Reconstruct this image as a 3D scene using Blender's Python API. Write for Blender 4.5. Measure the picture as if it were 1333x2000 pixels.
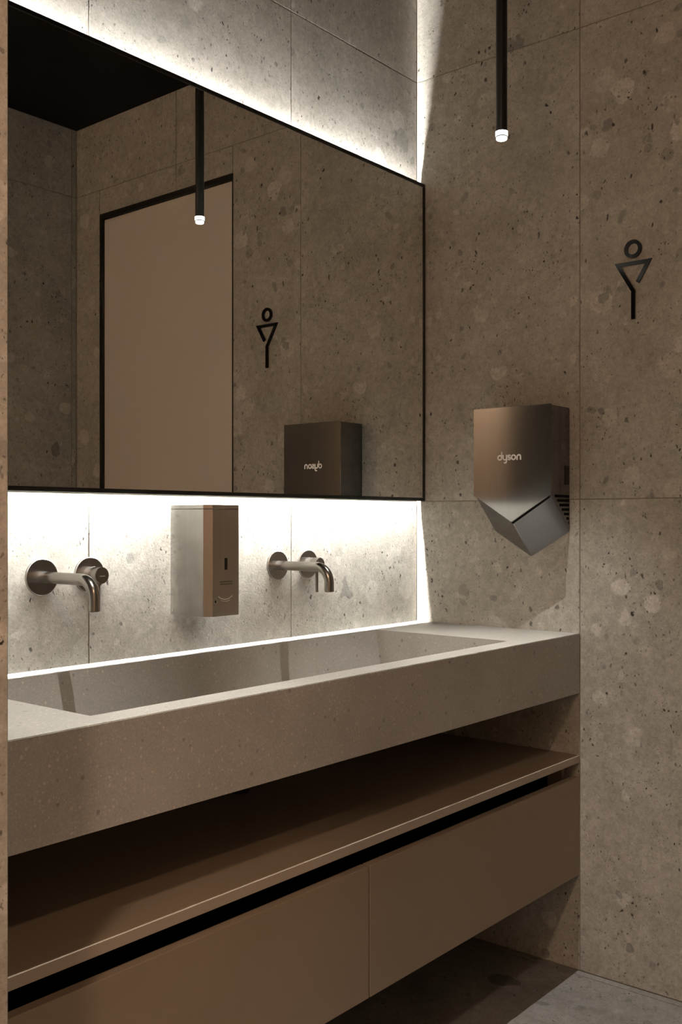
import bpy, bmesh, math, random
from mathutils import Vector, Matrix
R = math.radians
S = bpy.context.scene
for o in list(bpy.data.objects):
    bpy.data.objects.remove(o)

# ------------------------------------------------------------------ camera
cam = bpy.data.cameras.new('camera')
camo = bpy.data.objects.new('camera', cam)
S.collection.objects.link(camo)
S.camera = camo
camo.location = (-2.3703, -1.6887, 1.1463)
camo.rotation_euler = (R(90), 0, R(39.7516 - 90))
cam.sensor_fit = 'VERTICAL'
cam.sensor_height = 36
cam.lens = 1976.85 * 36 / 2000
cam.shift_y = 16.24 / 2000
cam.clip_start = 0.02

# ------------------------------------------------------------------ world, exposure
w = bpy.data.worlds.new('world')
S.world = w
w.use_nodes = True
w.node_tree.nodes['Background'].inputs[0].default_value = (1.0, 0.75, 0.5, 1)
w.node_tree.nodes['Background'].inputs[1].default_value = 0.0
S.view_settings.view_transform = 'Standard'
S.view_settings.look = 'None'
S.view_settings.gamma = 1
S.view_settings.use_curve_mapping = False
S.view_settings.exposure = 0.1

LED_TOP, LED_BOTTOM = 560.0, 2400.0     # mirror back-light tapes
LED_COL = (1.0, 0.985, 0.93)
PENDANT_W = 68.0              # pendant spot
PENDANT_COL = (1.0, 0.95, 0.88)
HALL_W = 10.5                # warm downlights of the hallway the photographer stands in
HALL_COL = (1.0, 0.66, 0.42)
FILL_W = 39.0
FILL_COL = (1.0, 0.73, 0.55)


def lamp(name, kind, loc, energy, col, size=0.05, target=None, spot=None, blend=0.5):
    l = bpy.data.lights.new(name, kind)
    l.energy = energy
    l.color = col
    if kind == 'AREA':
        l.shape = 'DISK'
        l.size = size
    else:
        l.shadow_soft_size = size
    if spot:
        l.spot_size = R(spot)
        l.spot_blend = blend
    o = bpy.data.objects.new(name, l)
    S.collection.objects.link(o)
    o.location = loc
    if target:
        o.rotation_euler = (Vector(target) - Vector(loc)).to_track_quat('-Z', 'Y').to_euler()
    return o


# recessed downlight in the hallway ceiling, behind the photographer
lamp('hallway_downlight', 'AREA', (-2.35, -2.28, 2.65), HALL_W, HALL_COL, 0.12, (-2.2, -1.9, 0))
# added fill lamp: lights the hallway wall, whose bounce brightens the washroom's right wall
lamp('hallway_fill_light', 'AREA', (-3.0, -1.5, 2.6), FILL_W, FILL_COL, 0.15, (-3.25, -1.5, 2.05))


# ------------------------------------------------------------------ node helpers
def mat(name):
    m = bpy.data.materials.new(name)
    m.use_nodes = True
    nt = m.node_tree
    b = nt.nodes['Principled BSDF']
    return m, nt, b


def nd(nt, t, **kw):
    n = nt.nodes.new(t)
    for k, v in kw.items():
        setattr(n, k, v)
    return n


def lk(nt, a, b):
    nt.links.new(a, b)


def math_(nt, op, a, b=None, clamp=False):
    n = nd(nt, 'ShaderNodeMath', operation=op, use_clamp=clamp)
    for i, v in enumerate((a, b)):
        if v is None:
            continue
        if isinstance(v, (int, float)):
            n.inputs[i].default_value = v
        else:
            lk(nt, v, n.inputs[i])
    return n.outputs[0]


def maprange(nt, v, a, b, c, d, smooth=False):
    n = nd(nt, 'ShaderNodeMapRange', interpolation_type='SMOOTHSTEP' if smooth else 'LINEAR')
    for i, x in enumerate((v, a, b, c, d)):
        if isinstance(x, (int, float)):
            n.inputs[i].default_value = x
        else:
            lk(nt, x, n.inputs[i])
    return n.outputs[0]


def mix(nt, f, a, b, mode='MIX'):
    n = nd(nt, 'ShaderNodeMix', data_type='RGBA', blend_type=mode)
    for i, v in ((0, f), (6, a), (7, b)):
        if isinstance(v, (int, float)):
            n.inputs[i].default_value = v
        elif isinstance(v, tuple):
            n.inputs[i].default_value = (*v, 1) if len(v) == 3 else v
        else:
            lk(nt, v, n.inputs[i])
    return n.outputs[2]


def coords(nt, rnd=True):
    tc = nd(nt, 'ShaderNodeTexCoord')
    v = tc.outputs['Object']
    if rnd:
        oi = nd(nt, 'ShaderNodeObjectInfo')
        sc = nd(nt, 'ShaderNodeVectorMath', operation='SCALE')
        sc.inputs[0].default_value = (37.0, 17.0, 53.0)
        lk(nt, oi.outputs['Random'], sc.inputs['Scale'])
        ad = nd(nt, 'ShaderNodeVectorMath', operation='ADD')
        lk(nt, v, ad.inputs[0])
        lk(nt, sc.outputs[0], ad.inputs[1])
        v = ad.outputs[0]
    return v


def noise(nt, vec, scale, detail=2, rough=0.5):
    n = nd(nt, 'ShaderNodeTexNoise')
    lk(nt, vec, n.inputs['Vector'])
    n.inputs['Scale'].default_value = scale
    n.inputs['Detail'].default_value = detail
    n.inputs['Roughness'].default_value = rough
    return n


def warp(nt, vec, scale, amp, detail=2):
    n = noise(nt, vec, scale, detail)
    s = nd(nt, 'ShaderNodeVectorMath', operation='SUBTRACT')
    lk(nt, n.outputs['Color'], s.inputs[0])
    s.inputs[1].default_value = (0.5, 0.5, 0.5)
    m = nd(nt, 'ShaderNodeVectorMath', operation='MULTIPLY_ADD')
    lk(nt, s.outputs[0], m.inputs[0])
    m.inputs[1].default_value = (amp, amp, amp)
    lk(nt, vec, m.inputs[2])
    return m.outputs[0]


def blobs(nt, vec, scale, keep, rmax, soft):
    """Isolated blobs: a share 1-keep of the Voronoi cells holds one, of random size."""
    v = nd(nt, 'ShaderNodeTexVoronoi')
    lk(nt, vec, v.inputs['Vector'])
    v.inputs['Scale'].default_value = scale
    sp = nd(nt, 'ShaderNodeSeparateColor')
    lk(nt, v.outputs['Color'], sp.inputs[0])
    r = maprange(nt, sp.outputs[0], keep, 1.0, 0.0, rmax)
    r2 = math_(nt, 'SUBTRACT', r, soft)
    return maprange(nt, v.outputs['Distance'], r, r2, 0.0, 1.0), sp.outputs[1]


def stretched(nt, vec, rot, sc):
    n = nd(nt, 'ShaderNodeMapping')
    lk(nt, vec, n.inputs['Vector'])
    n.inputs['Rotation'].default_value = tuple(R(a) for a in rot)
    n.inputs['Scale'].default_value = sc
    return n.outputs[0]


def stone(name, c_lo, c_hi, c_peb, c_patch, c_speck, rough=0.5, patch_keep=0.72):
    m, nt, b = mat(name)
    P0 = coords(nt)
    P = warp(nt, P0, 22, 0.035, 3)
    Pf = warp(nt, P0, 70, 0.016, 2)
    cloud = noise(nt, P0, 7, 6, 0.65).outputs[0]
    col = mix(nt, maprange(nt, cloud, 0.36, 0.66, 0, 1), c_lo, c_hi)
    # large pale pebbles, small pale pebbles
    f, rr = blobs(nt, P, 13, 0.45, 0.46, 0.06)
    col = mix(nt, math_(nt, 'MULTIPLY', f, maprange(nt, rr, 0, 1, 0.2, 1.0)), col, c_peb)
    f, rr = blobs(nt, P, 31, 0.4, 0.45, 0.07)
    col = mix(nt, math_(nt, 'MULTIPLY', f, maprange(nt, rr, 0, 1, 0.0, 0.6)), col, c_peb)
    # grey angular inclusions
    f, rr = blobs(nt, warp(nt, P0, 30, 0.05, 1), 8.5, patch_keep, 0.33, 0.035)
    col = mix(nt, math_(nt, 'MULTIPLY', f, maprange(nt, rr, 0, 1, 0.35, 0.9)), col, c_patch)
    f, rr = blobs(nt, P, 27, 0.82, 0.42, 0.06)
    col = mix(nt, math_(nt, 'MULTIPLY', f, maprange(nt, rr, 0, 1, 0.1, 0.7)), col, c_patch)
    # fine mottling
    g = noise(nt, P0, 150, 4, 0.75).outputs[0]
    col = mix(nt, 1.0, col, mix(nt, maprange(nt, g, 0.3, 0.7, 0, 1), (0.80, 0.79, 0.77), (1.12, 1.12, 1.12)), 'MULTIPLY')
    g2 = noise(nt, P, 48, 5, 0.7).outputs[0]
    col = mix(nt, 1.0, col, mix(nt, maprange(nt, g2, 0.34, 0.62, 0, 1), (0.82, 0.81, 0.79), (1.05, 1.05, 1.05)), 'MULTIPLY')
    # dark pits and streaks in clusters
    cl = maprange(nt, noise(nt, P0, 9, 3).outputs[0], 0.40, 0.62, 0.25, 1.0)
    f1, rr = blobs(nt, stretched(nt, Pf, (20, 35, 10), (1, 1, 0.55)), 66, 0.72, 0.30, 0.10)
    f2, rr2 = blobs(nt, stretched(nt, Pf, (-40, 20, 60), (1, 1, 0.6)), 130, 0.52, 0.36, 0.12)
    f3, rr3 = blobs(nt, Pf, 230, 0.36, 0.44, 0.2)
    sp = math_(nt, 'MAXIMUM', math_(nt, 'MULTIPLY', f1, maprange(nt, rr, 0, 1, 0.5, 1.0)), math_(nt, 'MULTIPLY', f2, cl))
    sp = math_(nt, 'MAXIMUM', sp, math_(nt, 'MULTIPLY', math_(nt, 'MULTIPLY', f3, 0.75), cl))
    col = mix(nt, sp, col, c_speck)
    lk(nt, col, b.inputs['Base Color'])
    b.inputs['Roughness'].default_value = rough
    b.inputs['Specular IOR Level'].default_value = 0.35
    bp = nd(nt, 'ShaderNodeBump')
    bp.inputs['Strength'].default_value = 0.22
    bp.inputs['Distance'].default_value = 0.0015
    h = math_(nt, 'SUBTRACT', noise(nt, P0, 230, 3, 0.7).outputs[0], math_(nt, 'MULTIPLY', sp, 0.8))
    lk(nt, h, bp.inputs['Height'])
    lk(nt, bp.outputs[0], b.inputs['Normal'])
    return m


def plain(name, col, rough, metallic=0.0, spec=0.5, var=0.04, scale=6.0):
    m, nt, b = mat(name)
    v = coords(nt)
    n = noise(nt, v, scale, 4).outputs[0]
    c = mix(nt, maprange(nt, n, 0.3, 0.7, 0, 1), tuple(x * (1 - var) for x in col), tuple(min(1, x * (1 + var)) for x in col))
    lk(nt, c, b.inputs['Base Color'])
    b.inputs['Roughness'].default_value = rough
    b.inputs['Metallic'].default_value = metallic
    b.inputs['Specular IOR Level'].default_value = spec
    return m


def brushed(name, col, rough, sc, bump=0.006, var=0.03):
    """Brushed metal: noise squeezed along the brushing direction."""
    m, nt, b = mat(name)
    v = coords(nt, False)
    n = noise(nt, stretched(nt, v, (0, 0, 0), sc), 1.0, 2, 0.5).outputs[0]
    c = mix(nt, maprange(nt, n, 0.3, 0.7, 0, 1), tuple(x * (1 - var) for x in col), tuple(x * (1 + var) for x in col))
    lk(nt, c, b.inputs['Base Color'])
    b.inputs['Roughness'].default_value = rough
    b.inputs['Metallic'].default_value = 1.0
    return m


def emit(name, col, s):
    m, nt, b = mat(name)
    b.inputs['Base Color'].default_value = (0.9, 0.9, 0.9, 1)
    b.inputs['Emission Color'].default_value = (*col, 1)
    b.inputs['Emission Strength'].default_value = s
    return m


M = {}
M['stone'] = stone('ceppo_stone', (0.455, 0.437, 0.395), (0.575, 0.555, 0.51), (0.69, 0.672, 0.625), (0.235, 0.232, 0.215), (0.045, 0.038, 0.03), 0.5)
M['floor'] = stone('floor_stone', (0.215, 0.208, 0.195), (0.295, 0.285, 0.27), (0.34, 0.33, 0.315), (0.10, 0.097, 0.093), (0.04, 0.036, 0.03), 0.45, 0.6)
M['hall_floor'] = plain('darkened_hallway_tile', (0.07, 0.065, 0.06), 0.5)
M['grout'] = plain('grout', (0.30, 0.265, 0.215), 0.9)
M['ceiling'] = plain('black_ceiling_paint', (0.008, 0.008, 0.008), 0.8, spec=0.2)
M['plaster'] = plain('plaster', (0.62, 0.55, 0.46), 0.8)
M['black'] = plain('black_metal', (0.008, 0.008, 0.008), 0.38, spec=0.5)
M['gloss_black'] = plain('black_acrylic', (0.005, 0.005, 0.005), 0.06, spec=0.4)
M['void'] = plain('black_board', (0.006, 0.006, 0.006), 0.8, spec=0.1)
M['door'] = plain('cream_door_lacquer', (0.80, 0.745, 0.67), 0.45, var=0.015, scale=1.5)
M['cabinet'] = plain('taupe_laminate', (0.315, 0.25, 0.185), 0.42, spec=0.4, var=0.02, scale=3)
M['edge'] = plain('lit_edge_laminate', (0.44, 0.37, 0.30), 0.35, spec=0.5, var=0.02)  # cabinet tone lightened to carry the pendant highlight
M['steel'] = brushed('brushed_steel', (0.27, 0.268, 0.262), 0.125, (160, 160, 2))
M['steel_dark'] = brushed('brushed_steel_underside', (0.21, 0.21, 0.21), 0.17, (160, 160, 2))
M['disp'] = brushed('satin_steel', (0.45, 0.435, 0.41), 0.22, (120, 120, 1.5))
M['tap'] = plain('brushed_gunmetal', (0.34, 0.315, 0.285), 0.24, 1.0, var=0.03, scale=25)
M['chrome'] = plain('polished_rivet', (0.75, 0.74, 0.72), 0.15, 1.0)
M['etch'] = plain('etched_mark', (0.16, 0.14, 0.12), 0.6, 0.5)
M['mark_pale'] = plain('pale_mark', (0.72, 0.68, 0.62), 0.3, 0.6)
M['white_print'] = plain('white_print', (0.88, 0.86, 0.84), 0.5)
M['mirror'] = plain('silvered_glass', (0.86, 0.865, 0.85), 0.0, 1.0, var=0.0)
M['led_top'] = emit('led_tape_top', LED_COL, LED_TOP)
M['led_bottom'] = emit('led_tape_bottom', LED_COL, LED_BOTTOM)
M['lens'] = emit('pendant_lens_glow', (1.0, 0.96, 0.91), 6)
M['acrylic'] = emit('pendant_collar_glow', (1.0, 0.96, 0.91), 4)
M['rim'] = plain('grey_ring', (0.25, 0.25, 0.25), 0.5)
M['white'] = plain('white_coating', (0.86, 0.86, 0.85), 0.6)


def terrazzo():
    m, nt, b = mat('fine_terrazzo')
    P = coords(nt, False)
    cloud = noise(nt, P, 5, 5, 0.6).outputs[0]
    col = mix(nt, maprange(nt, cloud, 0.35, 0.65, 0, 1), (0.41, 0.398, 0.37), (0.485, 0.473, 0.443))
    g = noise(nt, P, 300, 3, 0.7).outputs[0]
    col = mix(nt, 1.0, col, mix(nt, maprange(nt, g, 0.3, 0.7, 0, 1), (0.84, 0.84, 0.83), (1.1, 1.1, 1.1)), 'MULTIPLY')
    f, rr = blobs(nt, P, 140, 0.55, 0.42, 0.12)
    col = mix(nt, math_(nt, 'MULTIPLY', f, maprange(nt, rr, 0, 1, 0.1, 0.8)), col, (0.68, 0.63, 0.54))
    f, rr = blobs(nt, P, 230, 0.5, 0.44, 0.2)
    col = mix(nt, math_(nt, 'MULTIPLY', f, 0.7), col, (0.64, 0.60, 0.53))
    f, rr = blobs(nt, warp(nt, P, 90, 0.01), 60, 0.94, 0.26, 0.1)
    col = mix(nt, math_(nt, 'MULTIPLY', f, 0.6), col, (0.07, 0.055, 0.04))
    f, rr = blobs(nt, P, 75, 0.86, 0.36, 0.1)
    col = mix(nt, math_(nt, 'MULTIPLY', f, 0.5), col, (0.17, 0.14, 0.10))
    lk(nt, col, b.inputs['Base Color'])
    b.inputs['Roughness'].default_value = 0.48
    b.inputs['Specular IOR Level'].default_value = 0.4
    return m


M['counter'] = terrazzo()


# ------------------------------------------------------------------ mesh helpers
def link(name, me, parent=None):
    o = bpy.data.objects.new(name, me)
    S.collection.objects.link(o)
    if parent is not None:
        o.parent = parent
    return o


def wloc(o):
    v = Vector((0, 0, 0))
    while o is not None:
        v += o.location
        o = o.parent
    return v


def obj(name, bm, material, parent=None, smooth=False, label=None):
    bmesh.ops.recalc_face_normals(bm, faces=bm.faces)
    if parent is not None:
        bmesh.ops.translate(bm, verts=bm.verts, vec=-wloc(parent))
    me = bpy.data.meshes.new(name)
    bm.to_mesh(me)
    bm.free()
    me.materials.append(M[material])
    if smooth:
        for p in me.polygons:
            p.use_smooth = True
        try:
            me.set_sharp_from_angle(angle=R(35))
        except Exception:
            pass
    o = link(name, me, parent)
    if label:
        o['label'] = label
    return o


def box(x0, x1, y0, y1, z0, z1, bevel=0.0, seg=1, bm=None):
    own = bm is None
    b2 = bmesh.new()
    bmesh.ops.create_cube(b2, size=1)
    for v in b2.verts:
        v.co = Vector(((x0 + x1) / 2 + v.co.x * (x1 - x0), (y0 + y1) / 2 + v.co.y * (y1 - y0), (z0 + z1) / 2 + v.co.z * (z1 - z0)))
    if bevel:
        bmesh.ops.bevel(b2, geom=b2.edges[:], offset=bevel, segments=seg, affect='EDGES', profile=0.5)
    if own:
        return b2
    me = bpy.data.meshes.new('tmp')
    b2.to_mesh(me)
    b2.free()
    bm.from_mesh(me)
    bpy.data.meshes.remove(me)
    return bm


def prism(poly, to3, d0, d1, bevel=0.0):
    """2-D outline extruded between depths d0 and d1; to3(a, b, depth) gives the point."""
    bm = bmesh.new()
    f = [bm.verts.new(to3(a, b, d0)) for a, b in poly]
    g = [bm.verts.new(to3(a, b, d1)) for a, b in poly]
    n = len(poly)
    bm.faces.new(f)
    bm.faces.new(g[::-1])
    for i in range(n):
        bm.faces.new((f[i], f[(i + 1) % n], g[(i + 1) % n], g[i]))
    bmesh.ops.recalc_face_normals(bm, faces=bm.faces)
    if bevel:
        bmesh.ops.bevel(bm, geom=bm.edges[:], offset=bevel, segments=2, affect='EDGES', profile=0.5)
    return bm


def lathe(profile, origin, axis, seg=48, bm=None):
    """Profile of (radius, distance along axis)."""
    bm = bm or bmesh.new()
    q = Vector((0, 0, 1)).rotation_difference(Vector(axis))
    o = Vector(origin)
    rings = []
    for r, h in profile:
        if r < 1e-6:
            rings.append([bm.verts.new(o + q @ Vector((0, 0, h)))])
        else:
            rings.append([bm.verts.new(o + q @ Vector((r * math.cos(2 * math.pi * i / seg), r * math.sin(2 * math.pi * i / seg), h))) for i in range(seg)])
    for a, b in zip(rings, rings[1:]):
        for i in range(seg):
            j = (i + 1) % seg
            if len(a) == 1 and len(b) == 1:
                continue
            if len(a) == 1:
                bm.faces.new((a[0], b[j], b[i]))
            elif len(b) == 1:
                bm.faces.new((a[i], a[j], b[0]))
            else:
                bm.faces.new((a[i], a[j], b[j], b[i]))
    return bm


def sweep(path, radius, seg=32, bm=None, inner=None):
    bm = bm or bmesh.new()
    pts = [Vector(p) for p in path]
    tang = []
    for i in range(len(pts)):
        a = pts[max(i - 1, 0)]
        b = pts[min(i + 1, len(pts) - 1)]
        tang.append((b - a).normalized())
    n = tang[0].orthogonal().normalized()
    rings = []
    for i, p in enumerate(pts):
        n = (n - tang[i] * n.dot(tang[i])).normalized()
        bt = tang[i].cross(n)
        rings.append([bm.verts.new(p + radius * (math.cos(2 * math.pi * k / seg) * n + math.sin(2 * math.pi * k / seg) * bt)) for k in range(seg)])
    for a, b in zip(rings, rings[1:]):
        for k in range(seg):
            j = (k + 1) % seg
            bm.faces.new((a[k], a[j], b[j], b[k]))
    bm.faces.new(rings[0][::-1])
    bm.faces.new(rings[-1])
    return bm


def ribbon(pts, width, closed=False, cap=True):
    """Outline polygon (or pair of loops) of a stroked 2-D path with mitred joints."""
    P = [Vector(p) for p in pts]
    n = len(P)
    L, Rr = [], []
    for i in range(n):
        if closed:
            d0 = (P[i] - P[i - 1]).normalized()
            d1 = (P[(i + 1) % n] - P[i]).normalized()
        else:
            d0 = (P[i] - P[i - 1]).normalized() if i else (P[1] - P[0]).normalized()
            d1 = (P[i + 1] - P[i]).normalized() if i < n - 1 else d0
        t = (d0 + d1).normalized()
        nn = Vector((-t.y, t.x))
        k = width / 2 / max(0.3, nn.dot(Vector((-d1.y, d1.x))))
        L.append(P[i] + nn * k)
        Rr.append(P[i] - nn * k)
    return L, Rr


def stroke(pts, width, to3, d0, d1, closed=False, caps=(True, True), bm=None):
    bm = bm or bmesh.new()
    L, Rr = ribbon(pts, width, closed)
    if not closed:
        def capf(c, a, b):
            a0 = math.atan2(a.y - c.y, a.x - c.x)
            return [(c.x + width / 2 * math.cos(a0 - math.pi * k / 6), c.y + width / 2 * math.sin(a0 - math.pi * k / 6)) for k in range(1, 6)]
        poly_quads = [(L[i], L[i + 1], Rr[i + 1], Rr[i]) for i in range(len(pts) - 1)]
        endcap = []
        if caps[1]:
            endcap.append([L[-1]] + [Vector(q) for q in capf(Vector(pts[-1]), L[-1], Rr[-1])] + [Rr[-1]])
        if caps[0]:
            endcap.append([Rr[0]] + [Vector(q) for q in capf(Vector(pts[0]), Rr[0], L[0])] + [L[0]])
        faces = poly_quads + endcap
    else:
        n = len(pts)
        faces = [(L[i], L[(i + 1) % n], Rr[(i + 1) % n], Rr[i]) for i in range(n)]
    # weld the flat faces, then extrude into a solid
    cache = {}
    def vert(p):
        k = (round(p.x, 6), round(p.y, 6))
        if k not in cache:
            cache[k] = bm.verts.new(to3(p.x, p.y, d0))
        return cache[k]
    fl = []
    for f in faces:
        vs = []
        for p in f:
            v = vert(p)
            if v not in vs:
                vs.append(v)
        if len(vs) > 2:
            fl.append(bm.faces.new(vs))
    ex = bmesh.ops.extrude_face_region(bm, geom=fl)
    vec = Vector(to3(0, 0, d1)) - Vector(to3(0, 0, d0))
    bmesh.ops.translate(bm, verts=[g for g in ex['geom'] if isinstance(g, bmesh.types.BMVert)], vec=vec)
    return bm


def arc(cx, cy, r, a0, a1, n=14, ry=None):
    ry = ry or r
    return [(cx + r * math.cos(R(a0 + (a1 - a0) * i / n)), cy + ry * math.sin(R(a0 + (a1 - a0) * i / n))) for i in range(n + 1)]


def thing(name, label, cat, loc, group=None):
    o = bpy.data.objects.new(name, None)
    o.empty_display_size = 0.05
    S.collection.objects.link(o)
    o.location = loc
    o['label'] = label
    o['category'] = cat
    if group:
        o['group'] = group
    return o


def struct(name, bm, m):
    o = obj(name, bm, m)
    o['kind'] = 'structure'
    return o


# ------------------------------------------------------------------ room shell
CEIL = 2.662
XL = -1.725        # inner face of the short left wall
YB = -1.684        # inner face of the back wall
T = 0.010          # tile thickness
G = 0.0013         # half a joint


def tile(parent, kind, a0, a1, z0, z1, face):
    """kind 'y': tile in a wall facing -y at y=face; '+y' facing +y; 'x': facing -x at x=face; 'z' floor."""
    b = 0.0006
    if kind == 'y':
        bm = box(a0 + G, a1 - G, face, face + T, z0 + G, z1 - G, b)
    elif kind == '+y':
        bm = box(a0 + G, a1 - G, face - T, face, z0 + G, z1 - G, b)
    elif kind == 'x':
        bm = box(face, face + T, a0 + G, a1 - G, z0 + G, z1 - G, b)
    elif kind == '+x':
        bm = box(face - T, face, a0 + G, a1 - G, z0 + G, z1 - G, b)
    else:
        bm = box(a0 + G, a1 - G, z0 + G, z1 - G, face - T, face, b)
    return obj('tile', bm, 'floor' if kind == 'z' else 'stone', parent)


ROWS = [(0.0, 1.2), (1.2, 2.4), (2.4, CEIL)]
# mirror wall (y = 0)
wr = struct('wall_rear', box(-3.4, 0.16, 0.002, 0.16, -0.12, CEIL + 0.1), 'grout')
for a0, a1 in ((-0.532, 0.0), (-1.132, -0.532), (XL - 0.007, -1.132)):
    for z0, z1 in ROWS:
        tile(wr, 'y', a0, a1, z0, z1, 0.0)
# right wall (x = 0), with the door opening
DY0, DY1, DZ = -1.538, -0.8146, 2.308
rw = bmesh.new()
box(0.002, 0.16, DY1, 0.002, -0.12, CEIL + 0.1, bm=rw)
box(0.002, 0.16, -1.85, DY0, -0.12, CEIL + 0.1, bm=rw)
box(0.002, 0.16, DY0, DY1, DZ, CEIL + 0.1, bm=rw)
box(0.10, 0.16, DY0, DY1, -0.12, DZ, bm=rw)
wg = struct('wall_right', rw, 'grout')
YJ = -0.5089
for z0, z1 in ROWS:
    tile(wg, 'x', YJ, 0.0, z0, z1, 0.0)
for z0, z1 in ROWS[:2]:
    tile(wg, 'x', DY1, YJ, z0, z1, 0.0)
    tile(wg, 'x', YB, DY0, z0, z1, 0.0)
tile(wg, 'x', -1.1, YJ, 2.4, CEIL, 0.0)
tile(wg, 'x', YB, -1.1, 2.4, CEIL, 0.0)
tile(wg, 'x', -1.1, DY1, DZ, 2.4, 0.0)
tile(wg, 'x', DY0, -1.1, DZ, 2.4, 0.0)
# back wall (y = YB), seen only in the mirror
bk = struct('wall_front', box(XL - 0.15, 0.16, YB - 0.14, YB - 0.002, -0.12, CEIL + 0.1), 'grout')
for a0, a1 in ((-0.022, 0.0), (-0.622, -0.022), (-1.222, -0.622), (XL - 0.15, -1.222)):
    for z0, z1 in ROWS:
        tile(bk, '+y', a0, a1, z0, z1, YB)
# short left wall, its end stands at the left edge of the picture
YE = -0.6585
wl = struct('wall_left', box(XL - 0.148, XL - 0.002, YE + 0.002, 0.002, -0.12, CEIL + 0.1), 'grout')
for z0, z1 in ROWS:
    tile(wl, '+x', YE + 0.6, 0.0, z0, z1, XL)
    tile(wl, '+x', YE, YE + 0.6, z0, z1, XL)
for z0, z1 in ((0.0, 2.4), (2.4, CEIL)):
    tile(wl, 'y', XL - 0.15, XL, z0, z1, YE)
# hallway behind the photographer
struct('wall_hallway_left', box(-3.4, -3.25, -3.0, 0.002, -0.12, CEIL + 0.1), 'plaster')
struct('wall_hallway_front', box(-3.4, XL - 0.15, -3.15, -3.0, -0.12, CEIL + 0.1), 'plaster')
struct('wall_hallway_right', box(XL - 0.15, XL, -3.15, YB - 0.14, -0.12, CEIL + 0.1), 'plaster')
# ceiling and floor
struct('ceiling', box(-3.4, 0.16, -3.15, 0.16, CEIL, CEIL + 0.12), 'ceiling')
fl = struct('floor', box(-3.4, 0.16, -3.15, 0.16, -0.12, -0.002), 'grout')
xs = [0.0, -0.024, -0.624, -1.224, -1.824, -2.424, -3.25]
ys = [0.0, -1.2, -2.4, -3.0]
for i in range(len(xs) - 1):
    for j in range(len(ys) - 1):
        t_ = tile(fl, 'z', xs[i + 1], xs[i], ys[j + 1], ys[j], 0.0)
        if xs[i] < -1.8:                       # unseen hallway tiles, darkened to cut bounced light
            t_.data.materials[0] = M['hall_floor']

# door on the right wall (seen in the mirror)
dr = bpy.data.objects.new('door_1', None)
S.collection.objects.link(dr)
dr.location = (0.03, (DY0 + DY1) / 2, 0)
dr['kind'] = 'structure'
obj('door_leaf', box(0.010, 0.055, DY0 + 0.008, DY1 - 0.004, 0.006, DZ - 0.022, 0.001), 'door', dr)
obj('frame_bar', box(0.000, 0.09, DY0 + 0.001, DY1 - 0.001, DZ - 0.020, DZ - 0.001), 'black', dr)
obj('frame_bar', box(0.000, 0.09, DY0 + 0.001, DY0 + 0.018, 0.001, DZ - 0.020), 'black', dr)
obj('frame_bar', box(0.000, 0.09, DY1 - 0.004, DY1 - 0.001, 0.001, DZ - 0.020), 'black', dr)

# ------------------------------------------------------------------ mirror with back-light
MX0, MX1, MZ0, MZ1, MY = XL + 0.012, -0.004, 1.2010, 2.1010, -0.0315
mr = thing('wall_mirror', 'wide black-framed wall mirror glowing along its top and bottom above the basin', 'mirror', ((MX0 + MX1) / 2, 0, MZ0))
FW = 0.009
obj('mirror_glass', box(MX0 + FW - 0.002, MX1 - FW + 0.002, MY + 0.001, MY + 0.005, MZ0 + FW - 0.002, MZ1 - FW + 0.002), 'mirror', mr)
YF0, YF1 = MY - 0.001, MY + 0.020
obj('frame_bar', box(MX0, MX1, YF0, YF1, MZ1 - FW, MZ1, 0.0008), 'black', mr)
obj('frame_bar', box(MX0, MX1, YF0, YF1, MZ0, MZ0 + FW, 0.0008), 'black', mr)
obj('frame_bar', box(MX0, MX0 + FW, YF0, YF1, MZ0 + FW, MZ1 - FW, 0.0008), 'black', mr)
obj('frame_bar', box(MX1 - FW, MX1, YF0, YF1, MZ0 + FW, MZ1 - FW, 0.0008), 'black', mr)
obj('back_panel', box(MX0 + FW, MX1 - FW, MY + 0.0052, MY + 0.0065, MZ0 + FW, MZ1 - FW), 'white', mr)
obj('mounting_box', box(MX0 + 0.02, MX1 - 0.01, MY + 0.0068, -0.0005, MZ0 + 0.088, MZ1 - 0.060), 'white', mr)
obj('led_strip', box(MX0 + 0.022, MX1 - 0.012, -0.0120, -0.0010, MZ1 - 0.0595, MZ1 - 0.058), 'led_top', mr)
obj('led_strip', box(MX0 + 0.022, MX1 - 0.012, -0.0120, -0.0010, MZ0 + 0.086, MZ0 + 0.0875), 'led_bottom', mr)

# ------------------------------------------------------------------ counter with trough basin
CX0, CX1, CY0, CZ0, CZ1 = XL + 0.001, -0.001, YJ, 0.7069, 0.8585
ct = thing('basin_counter', 'thick grey terrazzo counter with one long trough basin under the mirror', 'sink', ((CX0 + CX1) / 2, 0, CZ0))
BX0, BX1, BY0, BY1 = -1.4615, -0.2608, -0.4525, -0.0560
DEP, TX, TY, TF = 0.105, 0.006, 0.020, 0.004
bm = bmesh.new()
def V(x, y, z):
    return bm.verts.new((x, y, z))
yb = -0.0005
o_t = [V(CX0, CY0, CZ1), V(CX1, CY0, CZ1), V(CX1, yb, CZ1), V(CX0, yb, CZ1)]
o_b = [V(CX0, CY0, CZ0), V(CX1, CY0, CZ0), V(CX1, yb, CZ0), V(CX0, yb, CZ0)]
h_t = [V(BX0, BY0, CZ1), V(BX1, BY0, CZ1), V(BX1, BY1, CZ1), V(BX0, BY1, CZ1)]
h_m = [V(BX0, BY0, CZ1 - 0.002), V(BX1, BY0, CZ1 - 0.002), V(BX1, BY1, CZ1 - 0.002), V(BX0, BY1, CZ1 - 0.002)]
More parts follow.
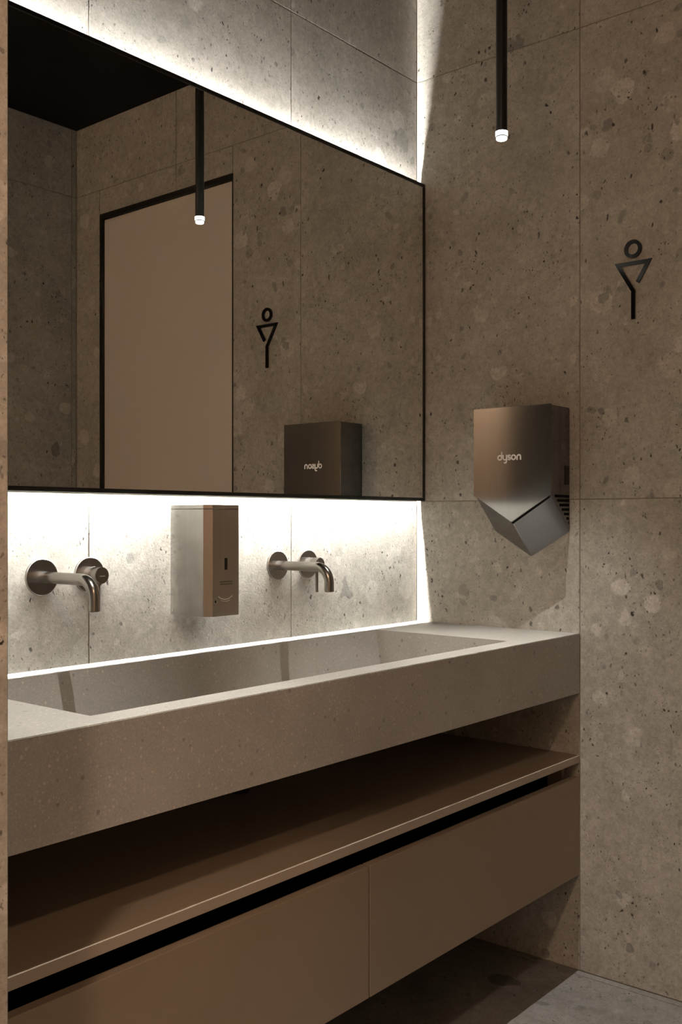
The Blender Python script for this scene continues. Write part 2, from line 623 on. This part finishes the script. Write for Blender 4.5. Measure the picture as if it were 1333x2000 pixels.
h_b = [V(BX0 + TX, BY0 + TF, CZ1 - DEP), V(BX1 - TX, BY0 + TF, CZ1 - DEP), V(BX1 - TX, BY1 - TY, CZ1 - DEP), V(BX0 + TX, BY1 - TY, CZ1 - DEP)]
for i in range(4):
    j = (i + 1) % 4
    bm.faces.new((o_b[i], o_b[j], o_t[j], o_t[i]))
    bm.faces.new((o_t[i], o_t[j], h_t[j], h_t[i]))
    bm.faces.new((h_t[i], h_t[j], h_m[j], h_m[i]))
bm.faces.new(o_b[::-1])
# closed underneath by the trough, which is its own part
for i in range(4):
    j = (i + 1) % 4
    bm.faces.new((h_m[i], h_m[j], h_b[j], h_b[i]))
bm.faces.new(h_b)
bmesh.ops.recalc_face_normals(bm, faces=bm.faces)
edges = [e for e in bm.edges if all(abs(v.co.z - CZ1) < 1e-5 for v in e.verts) and (
    all(abs(v.co.y - CY0) < 1e-5 for v in e.verts))]
bmesh.ops.bevel(bm, geom=edges, offset=0.0012, segments=2, affect='EDGES')
obj('counter_slab', bm, 'counter', ct)
# drain and the waste pipe below
obj('drain', lathe([(0, 0.0), (0.030, 0.0), (0.032, 0.002), (0.028, 0.004), (0, 0.0035)], (-0.861, -0.235, CZ1 - DEP), (0, 0, 1)), 'chrome', ct, True, 'round metal drain cover')
pb = lathe([(0, 0), (0.021, 0), (0.021, 0.04), (0.025, 0.04), (0.025, 0.075), (0.021, 0.075), (0.021, 0.1345), (0, 0.1345)], (-0.861, -0.155, 0.5725), (0, 0, 1), 32)
obj('waste_pipe', pb, 'black', ct, True)

# ------------------------------------------------------------------ vanity cabinet
SZ1, SZ0 = 0.5484, 0.5300
DZ1, DZ0 = 0.4938, 0.2447
SPLIT = -0.8663
vc = thing('vanity_cabinet', 'long taupe wall-hung cabinet with two handleless drawers below the counter', 'cabinet', ((CX0 + CX1) / 2, 0, DZ0))
obj('shelf_top', box(CX0, CX1, CY0 + 0.0046, -0.0005, SZ0, SZ1, 0.0003), 'cabinet', vc)
sh = obj('lit_edge_strip', box(CX0, CX1, CY0, CY0 + 0.0045, SZ0, SZ1, 0.0006), 'edge', vc, label='front edge of the shelf with the lamp highlight painted into its colour')  # strip painted paler to imitate pendant light on the shelf edge
obj('side_panel', box(-0.030, -0.014, CY0 + 0.036, -0.0005, DZ0, SZ0 - 0.0003), 'cabinet', vc)
obj('side_panel', box(CX0 + 0.012, CX0 + 0.028, CY0 + 0.036, -0.0005, DZ0, SZ0 - 0.0003), 'cabinet', vc)
obj('grip_recess', box(CX0 + 0.029, -0.031, CY0 + 0.075, CY0 + 0.085, DZ0 + 0.02, SZ0 - 0.0005), 'void', vc, label='black recessed strip above the drawers')
obj('bottom_panel', box(CX0 + 0.029, -0.031, CY0 + 0.036, -0.0005, DZ0, DZ0 + 0.018), 'cabinet', vc)
for a0, a1 in ((SPLIT + 0.0018, CX1 - 0.002), (CX0 + 0.003, SPLIT - 0.0018)):
    obj('drawer', box(a0, a1, CY0 + 0.001, CY0 + 0.020, DZ0, DZ1, 0.0007), 'cabinet', vc)

# ------------------------------------------------------------------ taps
def make_tap():
    X0, XM, Z = -1.2442, -1.1341, 1.0372
    t = thing('wall_tap', 'brushed metal wall tap nearest the left wall, its lever hidden behind the spout', 'tap', (X0, 0, Z), 'wall taps over the basin')
    prof = [(0, 0.0003), (0.0345, 0.0003), (0.0353, 0.0012), (0.0353, 0.0062), (0.0345, 0.007), (0, 0.007)]
    obj('spout_flange', lathe(prof, (X0, 0, Z), (0, -1, 0), 64), 'tap', t, True)
    L, rb, dn = 0.1685, 0.036, 0.056
    path = [(X0, -0.006, Z), (X0, -0.05, Z), (X0, -0.10, Z)]
    for i in range(15):
        a = R(90 * i / 14)
        path.append((X0, -(L - rb) - rb * math.sin(a), Z - rb + rb * math.cos(a)))
    path.append((X0, -L, Z - dn))
    sp = obj('spout', sweep(path, 0.0112, 36), 'tap', t, True)
    obj('spout_mouth', lathe([(0, 0), (0.009, 0), (0.009, 0.001), (0, 0.001)], (X0, -L, Z - dn - 0.0008), (0, 0, 1), 24), 'black', sp)
    obj('mixer_flange', lathe(prof, (XM, 0, Z), (0, -1, 0), 64), 'tap', t, True)
    k = obj('mixer_knob', lathe([(0, 0.006), (0.0165, 0.006), (0.0165, 0.0195), (0.0160, 0.020), (0.0150, 0.0203), (0.0150, 0.0222), (0.0160, 0.0225), (0.0165, 0.023), (0.0165, 0.0455), (0.0158, 0.0462), (0, 0.0462)], (XM, 0, Z), (0, -1, 0), 48), 'tap', t, True)
    obj('etched_mark', box(XM - 0.006, XM + 0.006, -0.0468, -0.0460, Z - 0.002, Z - 0.0005), 'mark_pale', k)
    obj('lever', lathe([(0, 0), (0.003, 0), (0.0036, 0.0006), (0.0036, 0.056), (0, 0.056)], (XM, -0.0345, Z - 0.0695), (0, 0, 1), 20), 'tap', k, True)
    return t


def copy_tree(o, parent=None):
    c = o.copy()
    S.collection.objects.link(c)
    c.parent = parent
    for ch in list(o.children):
        copy_tree(ch, c)
    return c


tap = make_tap()
tap2 = copy_tree(tap)
tap2.location.x = -0.5853
tap2['label'] = 'brushed metal wall tap right of the soap dispenser, its lever hanging in view'

# ------------------------------------------------------------------ soap dispenser
sx0, sx1, sf, sz0, sz1, ch = -0.9192, -0.8150, -0.1190, 0.9425, 1.1790, 0.0143
sd = thing('soap_dispenser', 'tall square stainless soap dispenser on the wall between the two taps', 'soap dispenser', ((sx0 + sx1) / 2, 0, sz0))
outl = [(sx0, -0.0006), (sx0, sf + ch), (sx0 + ch, sf), (sx1 - ch, sf), (sx1, sf + ch), (sx1, -0.0006)]
body = obj('body', prism(outl, lambda a, b, d: (a, b, d), sz0, sz1 - 0.0090, 0.0005), 'disp', sd)
c = [(sx0 + .001, -0.0006), (sx0 + .001, sf + ch), (sx0 + ch, sf + .001), (sx1 - ch, sf + .001), (sx1 - .001, sf + ch), (sx1 - .001, -0.0006)]
obj('lid_gap', prism(c, lambda a, b, d: (a, b, d), sz1 - 0.0091, sz1 - 0.0081), 'void', sd)
obj('lid', prism(outl, lambda a, b, d: (a, b, d), sz1 - 0.0082, sz1, 0.0005), 'disp', sd)
sxc = (sx0 + sx1) / 2
obj('level_window', box(sxc - 0.0042, sxc + 0.0042, sf - 0.0006, sf + 0.002, 1.0410, 1.0660, 0.0005), 'gloss_black', sd)
to = lambda a, b, d: (sxc + a, sf - d, b)
for zc_, wd in ((1.0155, 0.036), (1.0105, 0.034)):                       # two lines of worn, unreadable fine print
    tb = bmesh.new()
    x = -wd / 2
    rnd = random.Random(int(zc_ * 1e4))
    while x < wd / 2:
        l = rnd.uniform(0.0016, 0.0028)
        box(sxc + x, sxc + x + l, sf - 0.00025, sf + 0.0002, zc_ - 0.0013, zc_ + 0.0013, bm=tb)
        x += l + 0.0007
    o = obj('fine_print', tb, 'etch', sd)
obj('smile_mark', stroke(arc(-0.002, 1.012, 0.0340, 234, 306, 16), 0.0016, to, -0.0002, 0.0004), 'mark_pale', sd)
obj('smile_mark', stroke(arc(-0.002, 1.0035, 0.0300, 245, 295, 12), 0.0011, to, -0.0002, 0.0004), 'mark_pale', sd)
obj('lock', lathe([(0, 0), (0.0042, 0), (0.0042, 0.0012), (0.0030, 0.0014), (0.0018, 0.0003), (0, 0.0003)], (sx0 + ch + 0.007, sf + 0.0002, 0.9745), (0, -1, 0), 24), 'disp', sd, True)
obj('keyhole', lathe([(0, 0), (0.0017, 0), (0.0017, 0.0012), (0, 0.0012)], (sx0 + ch + 0.007, sf - 0.0002, 0.9745), (0, -1, 0), 16), 'void', sd)
obj('rivet', lathe([(0, 0), (0.0028, 0), (0.0022, 0.0013), (0, 0.0017)], (sx0 + 0.0002, -0.0085, 0.9520), (-1, 0, 0), 20), 'chrome', sd, True)
obj('side_button', box(sx1 - 0.0005, sx1 + 0.0035, sf + ch + 0.004, sf + ch + 0.016, 1.028, 1.048, 0.0006), 'disp', sd)

# ------------------------------------------------------------------ hand dryer
hy0, hy1, hyc, hx = -0.4836, -0.2574, -0.3705, -0.1050
hz1, hzs, hzt = 1.4370, 1.2090, 1.1410          # top, side corner and tip of the front plate
drop = -0.0915                                   # the lower faces fall this much from front to wall
hd = thing('hand_dryer', 'brushed steel hand dryer with a pointed V-shaped underside on the right wall', 'hand dryer', (0, hyc, 1.2))
def dry(a, b, d):                                # outline in (y, z), depth d out of the wall
    return (-d, a, b)
# casing: five-sided front sheared back to the wall
bm = bmesh.new()
e = 0.0022
fr = [(hy0 + e, hz1 - e), (hy1 - e, hz1 - e), (hy1 - e, hzs), (hyc, hzt), (hy0 + e, hzs)]
bk_ = [(hy0 + e, hz1 - e), (hy1 - e, hz1 - e), (hy1 - e, hzs + drop), (hyc, hzt + drop), (hy0 + e, hzs + drop)]
f = [bm.verts.new((hx + 0.0035, a, b + (0.003 if i > 1 else 0))) for i, (a, b) in enumerate(fr)]
g = [bm.verts.new((-0.0006, a, b)) for a, b in bk_]
bm.faces.new(f); bm.faces.new(g[::-1])
for i in range(5):
    bm.faces.new((f[i], f[(i + 1) % 5], g[(i + 1) % 5], g[i]))
bmesh.ops.recalc_face_normals(bm, faces=bm.faces)
bmesh.ops.bevel(bm, geom=bm.edges[:], offset=0.0022, segments=3, affect='EDGES')
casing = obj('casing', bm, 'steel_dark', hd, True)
# front cover: plate wrapping the top and both sides, standing a little proud of the V below
sec = []
rc = 0.006
front = [(hy0, hz1), (hy1, hz1), (hy1, hzs + 0.001), (hy1 - 0.006, hzs - 0.001), (hyc, hzt), (hy0 + 0.006, hzs - 0.001), (hy0, hzs + 0.001)]
bm = bmesh.new()
f = [bm.verts.new((hx, a, b)) for a, b in front]
g = [bm.verts.new((hx + 0.0032, a, b)) for a, b in front]
bm.faces.new(f); bm.faces.new(g[::-1])
for i in range(7):
    bm.faces.new((f[i], f[(i + 1) % 7], g[(i + 1) % 7], g[i]))
bmesh.ops.recalc_face_normals(bm, faces=bm.faces)
bmesh.ops.bevel(bm, geom=bm.edges[:], offset=0.0010, segments=3, affect='EDGES')
cover = obj('front_cover', bm, 'steel', hd, True)
# dark air slot between cover and V
for s, ya, yb_ in ((1, hy1 - 0.007, hyc), (-1, hy0 + 0.007, hyc)):
    sb = bmesh.new()
    q = [(hx + 0.0030, ya, hzs - 0.0002), (hx + 0.0030, yb_, hzt + 0.0008), (hx + 0.0092, yb_, hzt - 0.0042), (hx + 0.0092, ya, hzs - 0.0052)]
    up = [(x, y, z + 0.004) for x, y, z in q]
    a = [sb.verts.new(p) for p in q]
    b = [sb.verts.new(p) for p in up]
    sb.faces.new(a); sb.faces.new(b[::-1])
    for i in range(4):
        sb.faces.new((a[i], a[(i + 1) % 4], b[(i + 1) % 4], b[i]))
    obj('air_slot', sb, 'void', hd)
# side grille: slots shorten towards the point
ys_ = hy0
for i in range(7):
    zc_ = 1.2075 - i * 0.01130
    front_x = -0.0020 - max(0.004, 0.0800 - i * 0.0125)
    obj('vent_slot', box(min(front_x, -0.009), -0.0062, ys_ + e - 0.0006, ys_ + e + 0.002, zc_ - 0.0033, zc_ + 0.0033), 'void', casing)
obj('rating_plate', box(-0.0300, -0.0065, ys_ + e - 0.0006, ys_ + e + 0.002, 1.2370, 1.2850), 'gloss_black', casing, label='small black plate on the side')
# wordmark on the cover
XH = 0.0152
TY0, TZ0 = hyc + 0.0400, 1.2995
def tm(a, b, d):
    return (hx - d, TY0 - a * XH, TZ0 + b * XH)
W = 0.25
letters = [
    [arc(0.42, 0.5, 0.36, 0, 360, 24)[:-1], True], [[(0.79, 0.42), (0.79, 1.42)], False],
    [arc(1.40, 0.42, 0.33, 180, 360, 12, 0.30), False], [[(1.07, 0.42), (1.07, 0.87)], False],
    [[(1.73, 0.87), (1.73, 0.0)] + arc(1.43, -0.05, 0.30, 0, -115, 10, 0.33), False],
    [arc(2.24, 0.69, 0.21, 35, 90, 4, 0.185)[:-1] + arc(2.24, 0.69, 0.22, 90, 255, 9, 0.185) + arc(2.24, 0.31, 0.22, 75, -90, 9, 0.185) + arc(2.24, 0.31, 0.22, -100, -150, 4, 0.185), False],
    [arc(3.07, 0.5, 0.37, 0, 360, 24)[:-1], True],
    [[(3.76, 0.13), (3.76, 0.5)] + arc(4.08, 0.55, 0.32, 180, 0, 12, 0.32) + [(4.40, 0.13)], False],
]
lb = bmesh.new()
for k, (pts, cl) in enumerate(letters):          # each stroke a hair higher than the last: no coincident faces
    stroke(pts, W, tm, -0.0002 - k * 0.00002, 0.0003 + k * 0.00004, cl, bm=lb)
obj('wordmark', lb, 'white_print', cover, label='white lettering on the steel cover')

# ------------------------------------------------------------------ restroom sign
sg = thing('restroom_sign', 'black line-figure restroom symbol on the right wall above the dryer', 'sign', (0, -0.653, 1.64))
wl3 = lambda a, b, d: (-d, a, b)
bm = stroke([(-0.6640, 1.7285), (-0.6927, 1.7768), (-0.6133, 1.7768), (-0.6530, 1.7090), (-0.6530, 1.6395)], 0.0095, wl3, 0.0008, 0.006, caps=(False, False))
obj('figure_body', bm, 'gloss_black', sg)
bm = stroke(arc(-0.6525, 1.8117, 0.0180, 0, 360, 40)[:-1], 0.0092, wl3, 0.0008, 0.006, True)
obj('figure_head', bm, 'gloss_black', sg)

# ------------------------------------------------------------------ pendant lamp
def make_pendant(PX, PY, PZ, label):
    pl = thing('pendant_lamp', label, 'pendant lamp', (PX, PY, PZ), 'pendants over the counter')
    obj('tube', lathe([(0, 0.0196), (0.0125, 0.0196), (0.0125, CEIL - PZ - 0.013), (0, CEIL - PZ - 0.013)], (PX, PY, PZ), (0, 0, 1), 40), 'black', pl, True)
    obj('ceiling_rose', lathe([(0, CEIL - PZ - 0.013), (0.03, CEIL - PZ - 0.013), (0.03, CEIL - PZ - 0.0003), (0, CEIL - PZ - 0.0003)], (PX, PY, PZ), (0, 0, 1), 40), 'black', pl, True)
    obj('light_collar', lathe([(0.0105, 0.0195), (0.0138, 0.0190), (0.0138, 0.0092), (0.0128, 0.0086), (0.0105, 0.0086), (0.0105, 0.0195)], (PX, PY, PZ), (0, 0, 1), 40), 'acrylic', pl, True, 'glowing clear collar')
    obj('rim_ring', lathe([(0, 0.0085), (0.0136, 0.0085), (0.0132, 0.0066), (0, 0.0066)], (PX, PY, PZ), (0, 0, 1), 40), 'rim', pl, True, 'grey ring under the glowing collar')
    obj('lens', lathe([(0, 0.0005), (0.0100, 0.0010), (0.0118, 0.0022), (0.0118, 0.0065), (0, 0.0065)], (PX, PY, PZ), (0, 0, 1), 40), 'lens', pl, True, 'glowing round lens')
    lamp('pendant_spot', 'SPOT', (PX, PY, PZ - 0.004), PENDANT_W, PENDANT_COL, 0.003, (PX, PY, 0), 58, 1.0)


make_pendant(-0.4120, -0.5247, 1.9905, 'slim black tube pendant lamp with a glowing tip beside the right wall')
make_pendant(-1.3130, -0.5247, 1.9905, 'black tube pendant lamp over the left end of the counter, above the picture')
